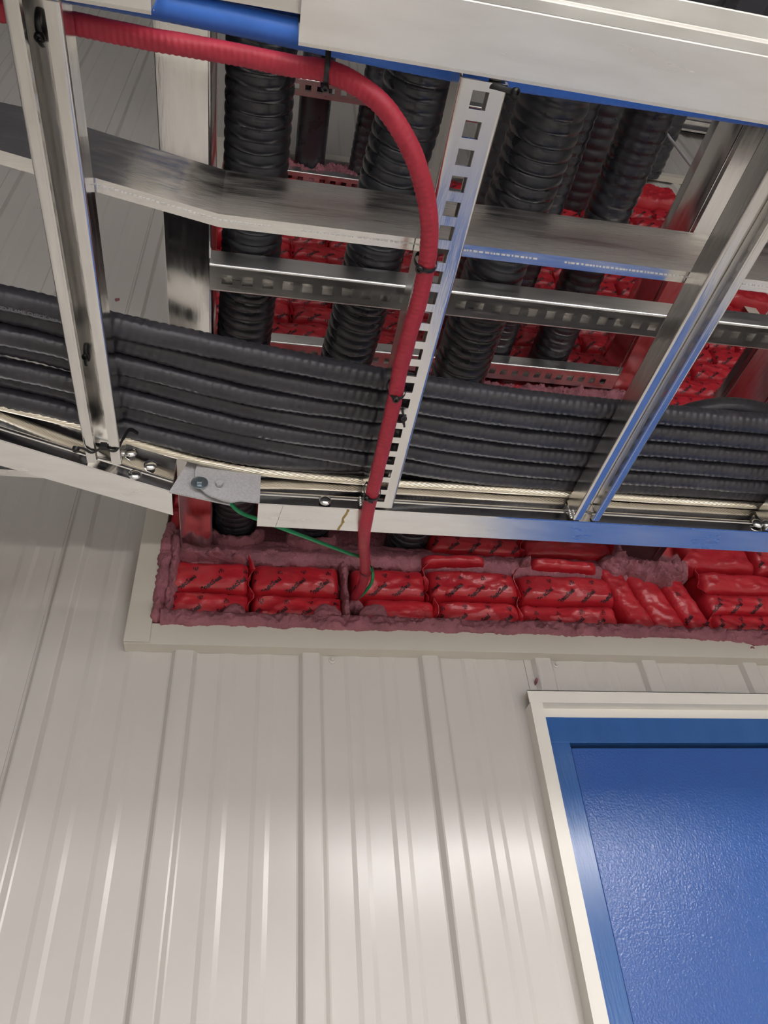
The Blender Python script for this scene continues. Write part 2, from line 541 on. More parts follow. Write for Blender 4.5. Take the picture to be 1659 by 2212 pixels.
def rung_pieces(q, x0, x1, y0, y1, z0, z1, closed_down, axis='Y', pitch=0.0255, hole=(0.0155, 0.0155), first=0.012, t=0.0024, hole_off=0.0):
    """slotted strut channel. runs along axis from y0..y1 (axis Y) ; cross x0..x1, z0..z1."""
    def V(a, l, z):   # a = cross coordinate, l = along
        return (a, l, z) if axis == 'Y' else (l, a, z)

    def bx(a0, l0, zz0, a1, l1, zz1):
        p = V(a0, l0, zz0); r = V(a1, l1, zz1)
        q.box(tuple(min(i, j) for i, j in zip(p, r)), tuple(max(i, j) for i, j in zip(p, r)))
    rr = 0.0035
    wz0, wz1 = (z0, z0 + t) if closed_down else (z1 - t, z1)
    # sides (with rounded bends toward the web)
    zs0, zs1 = (z0 + rr, z1 - 0.002) if closed_down else (z0 + rr, z1 - rr)
    bx(x0, y0, zs0, x0 + t, y1, zs1 + (0.0 if closed_down else 0.0)); bx(x1 - t, y0, zs0, x1, y1, zs1)

    def bend(cx, cz, a0, a1, sx, sz):
        K = 4; pts = []
        for k in range(K + 1):
            th = pi / 2 * k / K
            pts.append((cx + sx * rr * cos(th), cz + sz * rr * sin(th)))
        for k in range(K, -1, -1):
            th = pi / 2 * k / K
            pts.append((cx + sx * (rr - t) * cos(th), cz + sz * (rr - t) * sin(th)))
        q.prism([V(a, y0, z) for a, z in pts], [V(a, y1, z) for a, z in pts])
    # web corners
    if closed_down:
        bend(x0 + rr, z0 + rr, 0, 0, -1, -1); bend(x1 - rr, z0 + rr, 0, 0, 1, -1)
        # lips at the top
        bx(x0 + t, y0, z1 - 0.002 - t, x0 + 0.0095, y1, z1 - 0.002); bx(x1 - 0.0095, y0, z1 - 0.002 - t, x1 - t, y1, z1 - 0.002)
    else:
        bend(x0 + rr, z1 - rr, 0, 0, -1, 1); bend(x1 - rr, z1 - rr, 0, 0, 1, 1)
        bend(x0 + rr, z0 + rr, 0, 0, -1, -1); bend(x1 - rr, z0 + rr, 0, 0, 1, -1)
        for (a, b, c) in ((x0 + rr, x0 + 0.0105, x0 + 0.0105), (x1 - 0.0105, x1 - rr, x1 - 0.0105 - t)):
            bx(a, y0, z0, b, y1, z0 + t)
            bx(c, y0, z0 + 0.0005, c + t, y1, z0 + 0.009)
    # web with square holes
    hx = (x0 + x1) / 2 + hole_off; h0 = hx - hole[0] / 2; h1 = hx + hole[0] / 2
    bx(x0 + rr, y0, wz0, h0, y1, wz1); bx(h1, y0, wz0, x1 - rr, y1, wz1)
    y = y0; k = y0 + first
    while k < y1 - hole[1]:
        bx(h0, y, wz0, h1, k, wz1)
        y = k + hole[1]; k += pitch
    bx(h0, y, wz0, h1, y1, wz1)


ROOT = (0.35, 0.5, 0.70)
tray = thing('cable_tray', 'nearest aluminium ladder cable tray, kinked at left, carrying the flat black cable bundle', 'cable tray', ROOT)
ca, sa = cos(radians(20.8)), sin(radians(20.8))
# wall-side rails
rail(tray, ROOT, [(0.009, 0.7935, 0.70), (2.2, 0.7905, 0.70)], [(0, 1), (0, 1)])
lx, ly = -0.1095, 0.779
rail(tray, ROOT, [(lx, ly, 0.70), (lx - 0.30 * ca, ly - 0.30 * sa, 0.70), (lx - 1.1, ly - 0.30 * sa, 0.70)], [(0, 1.0), (0.0, 1.0), (0, 1)])
# camera-side rails (flange outward towards the viewer)
rail(tray, ROOT, [(2.2, 0.2155, 0.70), (0.0165, 0.2125, 0.70)], [(0, -1), (0, -1)], 0.0535)
rail(tray, ROOT, [(-0.1015, 0.2085, 0.70), (-1.3, 0.2085, 0.70)], [(0, -1), (0, -1)], 0.0535)
q = MB(ROOT); q.sweep([(0.031, 0), (0.0345, 0), (0.034, -0.0018), (0.0325, -0.0024), (0.031, -0.0018)], [(2.2, 0.2155, 0.847), (0.0165, 0.2125, 0.847)], [(0, -1), (0, -1)])
q.build('flange_bead', M['alu_big'], tray, 30)
for (xa, wd, mt, nm) in ((0.128, 0.0055, 'stain', 'stain'), (0.036, 0.0006, 'tie', 'pencil_line')):
    q = MB(ROOT); P = []; Q_ = []
    for k in range(14):
        yy = 0.7955 + 0.048 * k / 13; dx = 0.003 * sin(k * 0.9) * wd * 60 + (13 - k) * 0.0006
        ww = wd * (0.7 + 0.5 * noise.noise(Vector((k * 0.7, 3, 1))))
        P.append((xa + dx, yy, 0.69985)); Q_.append((xa + dx + ww, yy, 0.69985))
    q.add(P + Q_, [(k, k + 1, 15 + k, 14 + k) for k in range(13)])
    q.build(nm, M[mt], tray)
# divider strip standing on the rungs
q = MB(ROOT)
dv = [(0, 0), (0.0145, 0), (0.0145, 0.0015), (0.0015, 0.0015), (0.0015, 0.100), (0, 0.100)]
q.sweep(dv, [(2.2, 0.386, 0.7415), (-0.050, 0.3915, 0.7415), (-0.26, 0.354, 0.7415), (-0.95, 0.30, 0.7415)], [(0, 1)] * 4)
dvo = q.build('divider_strip', M['alu'], tray)
# faint run of white printing on the divider's foot
q = MB(ROOT); x = -0.20
rnd = random.Random(7)
while x < 0.62:
    L = rnd.uniform(0.0015, 0.005)
    yy = 0.3915 if x > -0.05 else 0.3915 + (x + 0.05) * 0.1786
    yy -= max(0, x) * 0.0025
    if not (0.0 < x % 0.3 < 0.03):
        q.box((x, yy + 0.0058, 0.7408), (x + L, yy + 0.0074, 0.7414))
    x += L + rnd.uniform(0.0008, 0.0025)
q.build('printing', M['white_ink'], dvo)

# rungs
for (x, cd, yend, fh, off) in ((-0.905, False, 0.655, 0.010, 0.0), (-0.56, True, 0.655, 0.010, 0.0), (-0.2155, False, 0.7335, 0.010, 0.007), (0.1585, True, 0.7885, 0.008, -0.001),
                               (0.4845, False, 0.7905, 0.010, -0.0085), (0.815, True, 0.7895, 0.01, 0), (1.15, False, 0.7895, 0.01, 0), (1.49, True, 0.7895, 0.01, 0)):
    q = MB(ROOT)
    y0 = 0.211 if x < 0 else 0.2165
    rung_pieces(q, x, x + 0.0445, y0, yend, 0.7005, 0.7405, cd, 'Y', first=fh, hole_off=off,
                hole=(0.0155 if cd else 0.013, 0.0155))
    q.build('rung', M['alu_y'], tray, 40)

# splice plates
q = MB(ROOT)


def plate(q, pts, y_of, t):
    q.prism([(x, y_of(x), z) for x, z in pts], [(x, y_of(x) + t, z) for x, z in pts])


sl = sa / ca
p1 = [(-0.150, 0.812), (-0.150, 0.7145)] if False else []
q1 = MB(ROOT)
plate(q1, [(-0.112, 0.6945), (-0.030, 0.6925), (-0.030, 0.80), (-0.094, 0.80), (-0.094, 0.756)], lambda x: 0.7765 + (x + 0.1) * sl * 0.55, 0.0028)
q1.build('splice_plate', M['galv'], tray)
q1 = MB(ROOT)
c = (-0.045, 0.735); R = 0.036
arc = [(c[0] + R * cos(a), c[1] + R * 1.25 * sin(a)) for a in [radians(d) for d in range(100, 262, 9)]]
pts = arc + [(-0.038, 0.6865), (-0.028, 0.6855), (-0.016, 0.6895), (0.0105, 0.6895), (0.0105, 0.80), (-0.02, 0.80)]
plate(q1, pts, lambda x: 0.7715 + (x + 0.1) * 0.075, 0.0028)
q1.build('splice_plate', M['galv'], tray)


def hexbolt(parent, c, axis, r, h, washer, m, root, name='bolt'):
    q = MB(root)
    ax = Vector(axis).normalized()
    if washer:
        q.lathe(c, ax, [(0, washer), (0.0012, washer), (0.0014, washer * 0.95)], 28)
    c2 = Vector(c) + ax * 0.0012
    q.lathe(c2, ax, [(0, r), (h * 0.85, r), (h, r * 0.86)], 6, 0.3)
    q.lathe(c2, ax, [(h * 0.6, r * 0.8), (h * 1.02, r * 0.8), (h * 1.05, r * 0.7)], 18)
    return q.build(name, m, parent, 35)


def domebolt(parent, c, axis, r, m, root, name='bolt'):
    q = MB(root)
    q.lathe(c, axis, [(0, r), (0.0008, r * 1.0), (0.002, r * 0.93), (0.0035, r * 0.75), (0.0045, r * 0.45), (0.0048, r * 0.15)], 28)
    return q.build(name, m, parent, 50)


bo = hexbolt(tray, (-0.0730, 0.7712, 0.7115), (0, -1, 0), 0.0062, 0.0055, 0.0115, M['zinc'], ROOT)
hexbolt(tray, (-0.0462, 0.7735, 0.7130), (0, -1, 0), 0.0056, 0.0042, 0, M['galv'], ROOT)
for (x, y, z) in ((-0.158, 0.760, 0.709), (-0.141, 0.765, 0.733), (-0.168, 0.754, 0.745), (0.104, 0.7905, 0.7095), (0.806, 0.789, 0.714)):
    domebolt(tray, (x, y, z), (0, -1, 0), 0.0092, M['chrome'], ROOT)
# camera-side splice plate seen in the gap
q = MB(ROOT)
q.box((-0.16, 0.203, 0.762), (0.06, 0.2062, 0.846)); q.box((-0.16, 0.186, 0.7605), (0.06, 0.2062, 0.7625))
q.build('splice_plate', M['alu'], tray)
# weld beads where the rungs meet the rail
for x in (0.4815, 0.1555):
    q = MB(ROOT)
    for k in range(5):
        q.lathe((x, 0.7885, 0.703 + k * 0.0035), (0, -1, 0.3), [(0, 0.0028), (0.002, 0.0022), (0.003, 0.001)], 8)
    q.build('weld', M['chrome'], tray, 50)

# blue-sky reflecting stain marks are left to the material


def ytray(name, label, xl, xr, z, fw, rungs, h=0.15, yfar=1.335, ynear=-0.6, hole=(0.0155, 0.0155), pitch=0.0295, cw=0.044, sub='alu_big'):
    root = ((xl + xr) / 2, 0.3, z)
    t = thing(name, label, 'cable tray', root)
    rail(t, root, [(xl, ynear, z), (xl, yfar, z)], [(-1, 0)] * 2, fw, h, 'alu_rail', 'alu_rail')
    rail(t, root, [(xr, yfar, z), (xr, ynear, z)], [(1, 0)] * 2, fw, h, 'alu_rail', 'alu_rail')
    for (y, cd) in rungs:
        q = MB(root)
        rung_pieces(q, y, y + cw, xl + 0.0005, xr - 0.0005, z + 0.0005, z + 0.041, cd, 'X', pitch=pitch, hole=hole, first=0.017)
        q.build('rung', M['alu_x'], t, 40)
    return t


M['alu_x'] = mat('mill_aluminium_dull_rung', (0.78, 0.76, 0.74, 1), 0.32, 1.0, 0.02, 60, 0.0006, 0.05, 14, stretch=(1, 8, 8), rvar=0.05)
M['alu_rail'] = mat('mill_aluminium_long_rail', (0.80, 0.79, 0.77, 1), 0.15, 1.0, 0.1, 40, 0.0006, 0.05, 14, stretch=(8, 1, 8), rvar=0.05)
ytray('cable_tray', 'lowest crosswise ladder cable tray running into the firestop, under the three thick corrugated cables', -0.0795, 0.928, 0.970, 0.0605,
      [(-0.40, True), (-0.08, True), (0.24, True), (0.5895, True), (0.98, True)])
ytray('cable_tray', 'middle crosswise ladder cable tray whose last rung shines red in front of the pillows', 0.015, 1.006, 1.600, 0.066,
      [(-0.45, True), (-0.05, True), (0.36, True), (0.775, True), (1.176, True)], hole=(0.018, 0.018), pitch=0.033, cw=0.054)
ytray('cable_tray', 'highest crosswise ladder cable tray above the others near the top of the opening', 0.0, 1.0, 2.70, 0.066,
      [(-0.3, True), (0.3, True), (0.62, True), (0.915, True), (1.225, True)], hole=(0.02, 0.02), pitch=0.04, cw=0.055)

# ================================================================== CABLES
G = 'black armoured cables in the flat bundle'
ys = {-0.9: [0.50, 0.528, 0.556, 0.58, 0.60, 0.622, 0.642], -0.31: [0.531, 0.557, 0.582, 0.607, 0.634, 0.659, 0.684], -0.16: [0.556, 0.585, 0.613, 0.640, 0.667, 0.695, 0.722],
      0.0: [0.580, 0.614, 0.645, 0.674, 0.702, 0.729, 0.757], 0.17: [0.600, 0.631, 0.661, 0.690, 0.719, 0.747, 0.768],
      0.35: [0.613, 0.645, 0.677, 0.708, 0.740, 0.768, 0.763], 0.7: [0.618, 0.650, 0.681, 0.713, 0.744, 0.769, 0.758], 1.2: [0.618, 0.650, 0.682, 0.713, 0.745, 0.765, 0.752], 2.1: [0.618, 0.65, 0.682, 0.713, 0.745, 0.765, 0.752]}
zo = {-0.9: [0, 14, 0, 14, 0, 14, 0], -0.31: [1, 13, 0, 14, 0, 13, 0], -0.16: [0, 8, 0, 9, 0, 8, 0], 0.0: [0, 2, 0, 5, 0, 6, 0], 0.17: [0, 0, 3, 0, 3, 0, 14], 0.35: [0, 0, 0, 0, 0, 2, 28], 0.7: [0, 0, 0, 0, 0, 6, 30], 1.2: [0, 0, 0, 0, 0, 2, 30], 2.1: [0, 0, 0, 0, 0, 2, 30]}
rr = [0.0152, 0.0150, 0.0146, 0.0144, 0.0142, 0.0140, 0.0150]
names = ['camera-side edge cable of the flat black bundle, white lettering at its left end',
         'second cable of the flat black bundle from its camera-side edge',
         'third cable of the flat black bundle from its camera-side edge, finely ribbed print line',
         'middle cable of the seven in the flat black bundle',
         'fifth cable of the flat black bundle, two away from the bare strand',
         'sixth cable of the flat black bundle, next but one to the bare strand',
         'wall-side edge cable of the flat black bundle beside the bare strand']
for i in range(7):
    pts = [(x, ys[x][i], 0.7425 + rr[i] + zo[x][i] * 0.001) for x in sorted(ys)]
    o, t = cable('armoured_cable', names[i], 'cable', pts, rr[i], M['black'], 0.0022, 18, pitch=0.0105, amp=0.085, group=G, bump=0.0008)
    if i == 0:
        q = MB(); vs, fs = text_mesh('ACID-FLAME CHECK >>> A', 0.0062)
        l0 = t.l_at_x(-0.262)
        q.add([t.at(l0 + x, pi + 0.15 - y / rr[i], rr[i] + 0.0003) for x, y in vs], fs)
        q.build('printing', M['grey_ink'], o)
    if i in (1, 2, 5):
        q = MB(); rn = random.Random(i)
        l = t.l_at_x(-0.16); le = t.l_at_x(0.16 if i < 4 else 0.6)
        while l < le:
            d = rn.uniform(0.001, 0.003)
            a = pi + 0.9
            q.add([t.at(l, a, rr[i] + 0.0002), t.at(l + d, a, rr[i] + 0.0002), t.at(l + d, a + 0.1, rr[i] + 0.0002), t.at(l, a + 0.1, rr[i] + 0.0002)], [(0, 1, 2, 3)])
            l += d + rn.uniform(0.001, 0.004) + (0.03 if rn.random() < 0.07 else 0)
        q.build('printing', M['grey_ink'], o)

o, t = cable('armoured_cable', 'single black cable curving over the far end of the flat bundle at the right edge', 'cable',
             [(0.60, 0.70, 0.800), (0.64, 0.655, 0.806), (0.70, 0.632, 0.806), (0.80, 0.640, 0.803), (1.0, 0.66, 0.80), (1.5, 0.68, 0.80)], 0.0155, M['black'], 0.0022, 18, 0.0105, 0.03)

# bare stranded conductor
pts = [(-0.9, 0.64, 0.7485), (-0.42, 0.668, 0.7485), (-0.322, 0.6895, 0.7485), (-0.231, 0.7125, 0.7485), (-0.168, 0.735, 0.7485), (-0.11, 0.7545, 0.7485), (-0.055, 0.769, 0.7485), (0.0, 0.778, 0.7485), (0.062, 0.7825, 0.7485), (0.16, 0.7845, 0.7485), (0.5, 0.7835, 0.7485), (0.9, 0.783, 0.7485), (2.1, 0.783, 0.7485)]
pth = Tube(pts, 0.0065, 0.002, 8)
q = MB(); NS = 12
for sidx in range(NS):
    P = []
    for k in range(0, len(pth.P)):
        a = 2 * pi * sidx / NS - 2 * pi * (k * 0.002) / 0.085
        P.append(pth.P[k] + pth.U[k] * (0.0050 * cos(a)) + pth.V[k] * (0.0050 * sin(a)))
    tt = Tube.__new__(Tube); tt.P = P[::2]; tt.L = 1; tt.n = 6; tt.R = 0.0015
    tt.T = [((tt.P[min(i + 1, len(tt.P) - 1)] - tt.P[max(i - 1, 0)]).normalized()) for i in range(len(tt.P))]
    u = Vector((0, 0, 1)); tt.U = []
    for d in tt.T:
        u = (u - d * u.dot(d)).normalized(); tt.U.append(u)
    tt.V = [a_.cross(b_) for a_, b_ in zip(tt.T, tt.U)]
    tt.rf = lambda l, th: 0.00142
    m2 = tt.mb(); q.add(m2.v, m2.f)
core = Tube(pts, 0.0045, 0.02, 10); m2 = core.mb(); q.add(m2.v, m2.f)
tag(q.build('bare_conductor', M['copper'], None, 60), 'bare twisted metal grounding strand along the wall-side rail of the nearest tray', 'ground wire')

# blue cables
blue = []
for (yy, zz, rb, lab, pr) in ((0.2255, 0.7725, 0.0125, 'lower bright blue cable along the camera-side rail', False),
                              (0.2285, 0.7985, 0.0125, 'upper blue cable with a dashed white line in the rail gap', True)):
    pts = [(-1.2, yy - 0.005, zz), (-0.177, yy - 0.006, zz), (-0.05, yy - 0.003, zz), (0.02, yy, zz), (0.17, yy + 0.005, zz), (0.37, yy + 0.002, zz), (0.50, yy, zz), (2.1, yy, zz)]
    o, t = cable('armoured_cable', lab, 'cable', pts, rb, M['blue_cable'], 0.0018, 20, 0.0085, 0.03, 'blue cables by the camera-side rail')
    if pr:
        q = MB(); l = t.l_at_x(-0.17); le = t.l_at_x(0.12)
        while l < le:
            a = pi - 0.62
            q.add([t.at(l, a, rb + 0.0003), t.at(l + 0.005, a, rb + 0.0003), t.at(l + 0.005, a + 0.08, rb + 0.0003), t.at(l, a + 0.08, rb + 0.0003)], [(0, 1, 2, 3)])
            l += 0.0085
        q.build('printing', M['white_ink'], o)

# red cable
rp = [(-1.2, 0.243, 0.752), (-0.5, 0.243, 0.752), (-0.21, 0.240, 0.752), (-0.11, 0.243, 0.752), (-0.033, 0.244, 0.752), (0.018, 0.245, 0.749), (0.042, 0.241, 0.738),
      (0.067, 0.240, 0.718), (0.096, 0.250, 0.702), (0.127, 0.281, 0.6905), (0.149, 0.321, 0.6885), (0.1615, 0.363, 0.6885), (0.166, 0.418, 0.6895), (0.164, 0.478, 0.6895), (0.163, 0.531, 0.6895),
      (0.165, 0.588, 0.6895), (0.165, 0.652, 0.6895), (0.165, 0.714, 0.6895), (0.1645, 0.771, 0.6885), (0.166, 0.825, 0.6890), (0.173, 0.868, 0.706), (0.184, 0.93, 0.743), (0.200, 1.01, 0.780),
      (0.214, 1.09, 0.811), (0.222, 1.15, 0.830), (0.223, 1.21, 0.846), (0.219, 1.27, 0.863), (0.214, 1.33, 0.868)]
o, redt = cable('armoured_cable', 'thick red cable sweeping across the tray, tied to the middle rung and entering the firestop', 'cable', rp, 0.0092, M['red_cable'], 0.0011, 24, 0.0115, 0.045, None, bump=0.0006, kind='diamond')

# green wire
gp = [(-0.055, 0.815, 0.758), (-0.030, 0.85, 0.744), (-0.016, 0.860, 0.738), (0.008, 0.862, 0.729), (0.047, 0.868, 0.718), (0.112, 0.94, 0.752), (0.17, 1.01, 0.787), (0.205, 1.06, 0.815), (0.232, 1.11, 0.824), (0.238, 1.15, 0.828), (0.235, 1.19, 0.837), (0.228, 1.23, 0.847), (0.220, 1.265, 0.858), (0.214, 1.31, 0.862)]
o, t = cable('ground_wire', 'thin green insulated wire from the grey splice plate into the firestop', 'wire', gp, 0.0031, M['green'], 0.004, 12, 0.1, 0.0)

# thick corrugated cables
GB = 'thick black corrugated cables going through the firestop'


def big(label, pts, R, step=0.0019, pitch=0.0165, amp=0.11, n=44, smooth=False):
    ph = random.uniform(0, 6)

    def rf(l, th):
        s = abs(sin(pi * l / pitch + ph + 0.35 * noise.noise(Vector((l * 9, ph, 0)))))
        d = 0.75 + 0.25 * noise.noise(Vector((l * 18, cos(th) * 2.2, sin(th) * 2.2 + ph)))
        seam = 0.02 * max(0, 1 - abs(((th - 3.6) * R) / 0.004)) if th > 3 else 0
        return R * (1 - amp * (1 - s ** 0.45) * d + seam) if not smooth else R
    t = Tube(pts, R, step, n, rf)
    o = t.mb().build('corrugated_cable', M['black_big'], None, 60)
    return tag(o, label, 'cable', GB)


big('thick black corrugated cable at the far left, beside the bright upright rail', [(-0.022, -0.9, 1.058), (-0.020, 0.35, 1.058), (-0.024, 0.65, 1.058), (-0.036, 0.95, 1.058), (-0.033, 1.34, 1.062)], 0.0455)
big('thick black corrugated cable second from the left, lying left of the red cable', [(0.187, -0.9, 1.059), (0.184, 0.33, 1.059), (0.172, 0.48, 1.059), (0.166, 0.62, 1.059), (0.150, 0.80, 1.059), (0.135, 1.0, 1.059), (0.130, 1.34, 1.062)], 0.046)
big('thickest black corrugated cable, just right of the middle rung', [(0.375, -0.9, 1.063), (0.375, 0.34, 1.063), (0.370, 0.5, 1.063), (0.362, 0.76, 1.063), (0.36, 1.0, 1.063), (0.36, 1.34, 1.063)], 0.050, pitch=0.019)
big('black corrugated cable just right of the thickest one, on the middle crosswise tray', [(0.655, -0.6, 1.69), (0.655, 0.5, 1.69), (0.655, 1.34, 1.69)], 0.047, step=0.004, pitch=0.024)
big('black corrugated cable rightmost on the middle crosswise tray', [(0.825, -0.6, 1.70), (0.825, 0.5, 1.70), (0.825, 1.34, 1.70)], 0.056, step=0.004, pitch=0.026)
big('black corrugated cable on the middle tray hidden mostly behind the thickest one', [(0.53, -0.6, 1.69), (0.53, 1.34, 1.69)], 0.047, step=0.005, pitch=0.024, n=28)
big('smooth black duct high up between the two left corrugated cables', [(0.140, -0.4, 2.80), (0.14, 1.34, 2.80)], 0.056, step=0.02, smooth=True)
big('slim black corrugated cable high up beside the smooth duct', [(0.345, -0.4, 2.79), (0.34, 0.9, 2.79), (0.325, 1.34, 2.79)], 0.044, step=0.005, pitch=0.03, n=28)
big('thick black cable on the highest tray, showing between the two cables of the middle tray', [(1.19, -0.4, 2.82), (1.19, 1.34, 2.82)], 0.078, step=0.006, pitch=0.04, n=28)
big('very high black cable reaching the wall above the opening at right', [(1.66, -0.4, 3.26), (1.66, 1.26, 3.26)], 0.085, step=0.006, pitch=0.04, n=28)

# threaded hanger rod
q = MB()
q.lathe((1.555, 1.0, 2.52), (0, 0, 1), [(0, 0.0055), (ZC - 2.52, 0.0055)], 12)
q.lathe((1.555, 1.0, 2.56), (0, 0, 1), [(0, 0.011), (0.01, 0.011)], 6)
tag(q.build('hanger_rod', M['galv'], None, 40), 'bright steel hanger rod dropping past the wall at upper right', 'rod')

# rung of another high tray by the right wall kept out: not shown


# ================================================================== CABLE TIES
def strap(q, pts, w=0.0036, t=0.0011, up=(0, 1, 0), step=0.0015):
    def rf(l, th):
        c_, s_ = abs(cos(th)), abs(sin(th))
        return 1 / ((c_ / (w / 2)) ** 6 + (s_ / (t / 2)) ** 6) ** (1 / 6)
    tb = Tube(pts, w, step, 12, rf, up)
    m2 = tb.mb(q.o); n = len(q.v); q.v += m2.v; q.f += [tuple(i + n for i in f) for f in m2.f]


def tie(label, c, ax_a, ax_b, ra, rb, head_ang, tail=0.012, w=0.0050, head=0.0043, group='black cable ties'):
    """loop in the plane (ax_a, ax_b) about c, head at angle head_ang"""
    c = Vector(c); A = Vector(ax_a).normalized(); B = Vector(ax_b).normalized(); Nn = A.cross(B).normalized()
    t = thing('cable_tie', label, 'cable tie', c, group)
    q = MB(c)
    pts = []
    for k in range(25):
        th = head_ang + 2 * pi * k / 24
        pts.append(c + A * (ra * cos(th)) + B * (rb * sin(th)))
    strap(q, pts, w, 0.0011, Nn)
    q.build('strap', M['tie'], t, 50)
    hp = c + A * ((ra + 0.001) * cos(head_ang)) + B * ((rb + 0.001) * sin(head_ang))
    out = (hp - c).normalized()
    tan = (-A * sin(head_ang) + B * cos(head_ang)).normalized()
    q = MB(c)
    q.lathe(hp - out * 0.0015, out, [(0, head * 0.9), (0.001, head), (0.0042, head), (0.0052, head * 0.8), (0.0052, head * 0.45), (0.0035, head * 0.4)], 14)
    q.build('head', M['tie'], t, 45)
    if tail:
        q = MB(c)
        strap(q, [hp + out * 0.002, hp + out * 0.003 + tan * tail * 0.5, hp + out * 0.001 + tan * tail], w * 0.9, 0.001, Nn)
        q.build('tail', M['tie'], t, 50)
    return t


X_, Y_, Z_ = (1, 0, 0), (0, 1, 0), (0, 0, 1)
tie('cable tie round the red cable at the upper part of the middle rung', (0.1650, 0.392, 0.697), X_, Z_, 0.0118, 0.0185, radians(232), 0.0)
tie('cable tie round the red cable halfway down the middle rung', (0.1655, 0.564, 0.697), X_, Z_, 0.0116, 0.0185, radians(262), 0.0)
tie('cable tie round the red cable at the bottom of the middle rung', (0.1655, 0.749, 0.697), X_, Z_, 0.0118, 0.0185, radians(228), 0.012)
tie('thin cable tie through slots of the middle rung, hanging free of the red cable', (0.1835, 0.610, 0.7015), (0.25, 1, 0), Z_, 0.013, 0.010, radians(250), 0.012, 0.0030)
tie('cable tie wrapping red and blue cables together in the tray gap', (0.044, 0.240, 0.757), (0, 1, 0), Z_, 0.021, 0.033, radians(-62), 0.0, 0.0050, 0.0036)
tie('cable tie through the top slot of the middle rung holding the blue cable', (0.1985, 0.224, 0.712), (1, 0.1, 0), (0, 0.35, 1), 0.0165, 0.017, radians(-52), 0.0, 0.0048, 0.0042)
tie('cable tie gripping the red cable and green wire near the firestop', (0.2165, 1.092, 0.8125), X_, (0, -0.36, 0.93), 0.0118, 0.0125, radians(70), 0.0, 0.0050)
tie('cable tie at the very top of the left rung', (-0.198, 0.240, 0.742), (0, 1, 0), Z_, 0.012, 0.016, radians(-60), 0.010, 0.0050, 0.0045)
tie('cable tie showing through a slot halfway down the left rung', (-0.203, 0.583, 0.739), (0, 1, 0), Z_, 0.012, 0.010, radians(-95), 0.012, 0.0042, 0.0038)
tie('small cable tie poking through a slot of the right rung', (0.505, 0.628, 0.741), (0, 1, 0), Z_, 0.011, 0.008, radians(-80), 0.014, 0.0036, 0.0032)
# the pair of chained ties at the foot of the left rung
t = thing('cable_tie', 'left one of the two chained cable ties at the foot of the left rung', 'cable tie', (-0.22, 0.705, 0.70), 'black cable ties')
q = MB(t.location); strap(q, [(-0.2215, 0.703, 0.697), (-0.214, 0.706, 0.698), (-0.206, 0.712, 0.698), (-0.198, 0.710, 0.702), (-0.191, 0.702, 0.704)], 0.0046, 0.0013, (0, 1, 0)); q.build('strap', M['tie'], t, 50)
q = MB(t.location); q.lathe((-0.2235, 0.705, 0.697), (-0.2, 0.3, -1), [(-0.001, 0.0045), (0.004, 0.0045), (0.005, 0.003), (0.004, 0.0015)], 14); q.build('head', M['tie'], t, 45)
t = thing('cable_tie', 'right one of the two chained cable ties, gripping the bare strand at the left rung', 'cable tie', (-0.18, 0.70, 0.70), 'black cable ties')
q = MB(t.location); strap(q, [(-0.191, 0.701, 0.702), (-0.184, 0.706, 0.6985), (-0.176, 0.706, 0.6985), (-0.168, 0.697, 0.712), (-0.163, 0.700, 0.733), (-0.155, 0.714, 0.742)], 0.0052, 0.0014, (0, 1, 0)); q.build('strap', M['tie'], t, 50)
q = MB(t.location); q.box((-0.1945, 0.6985, 0.697), (-0.1865, 0.705, 0.705)); q.build('head', M['tie'], t, 45)


# ================================================================== FIRESTOP PILLOWS
def text_on(q, txt, size, cx, cz, ang, surf, W, H, lim=0.96):
    vs, fs = text_mesh(txt, size)
    ca_, sa_ = cos(ang), sin(ang)
    P = [(cx + x * ca_ - y * sa_, cz + x * sa_ + y * ca_) for x, y in vs]
    ok = [abs(a) < W / 2 * lim and abs(b) < H / 2 * 0.90 for a, b in P]
    ff = [f for f in fs if all(ok[i] for i in f)]
    use = sorted({i for f in ff for i in f}); mp = {i: k for k, i in enumerate(use)}
    q.add([(P[i][0], surf(P[i][0], P[i][1]) - 0.0007, P[i][1]) for i in use], [tuple(mp[i] for i in f) for f in ff])


def sti_mark(q, cx, cz, ang, s, surf, W, H):
    """spiky emblem over the letters STI"""
    ca_, sa_ = cos(ang), sin(ang)
    tris = []
    for a in (-50, -25, 0, 25, 50):
        t = radians(a)
        tip = (sin(t) * s * (1.5 if a else 1.9), cos(t) * s * (1.3 if a else 1.7))
        n = (cos(t) * s * 0.16, -sin(t) * s * 0.16)
        tris.append([(n[0], n[1]), tip, (-n[0], -n[1])])
    for tr in tris:
        P = [(cx + x * ca_ - y * sa_, cz + x * sa_ + y * ca_) for x, y in tr]
        if all(abs(a) < W / 2 * 0.95 and abs(b) < H / 2 * 0.9 for a, b in P):
            mid = [((P[0][0] + P[1][0]) / 2, (P[0][1] + P[1][1]) / 2), ((P[2][0] + P[1][0]) / 2, (P[2][1] + P[1][1]) / 2)]
            PP = [P[0], mid[0], P[1], mid[1], P[2]]
            q.add([(a, surf(a, b) - 0.0007, b) for a, b in PP], [(0, 1, 3, 4), (1, 2, 3)])
    text_on(q, 'STI', s * 2.0, cx - sa_ * -s * 1.0, cz - ca_ * s * 1.0, ang, surf, W, H)


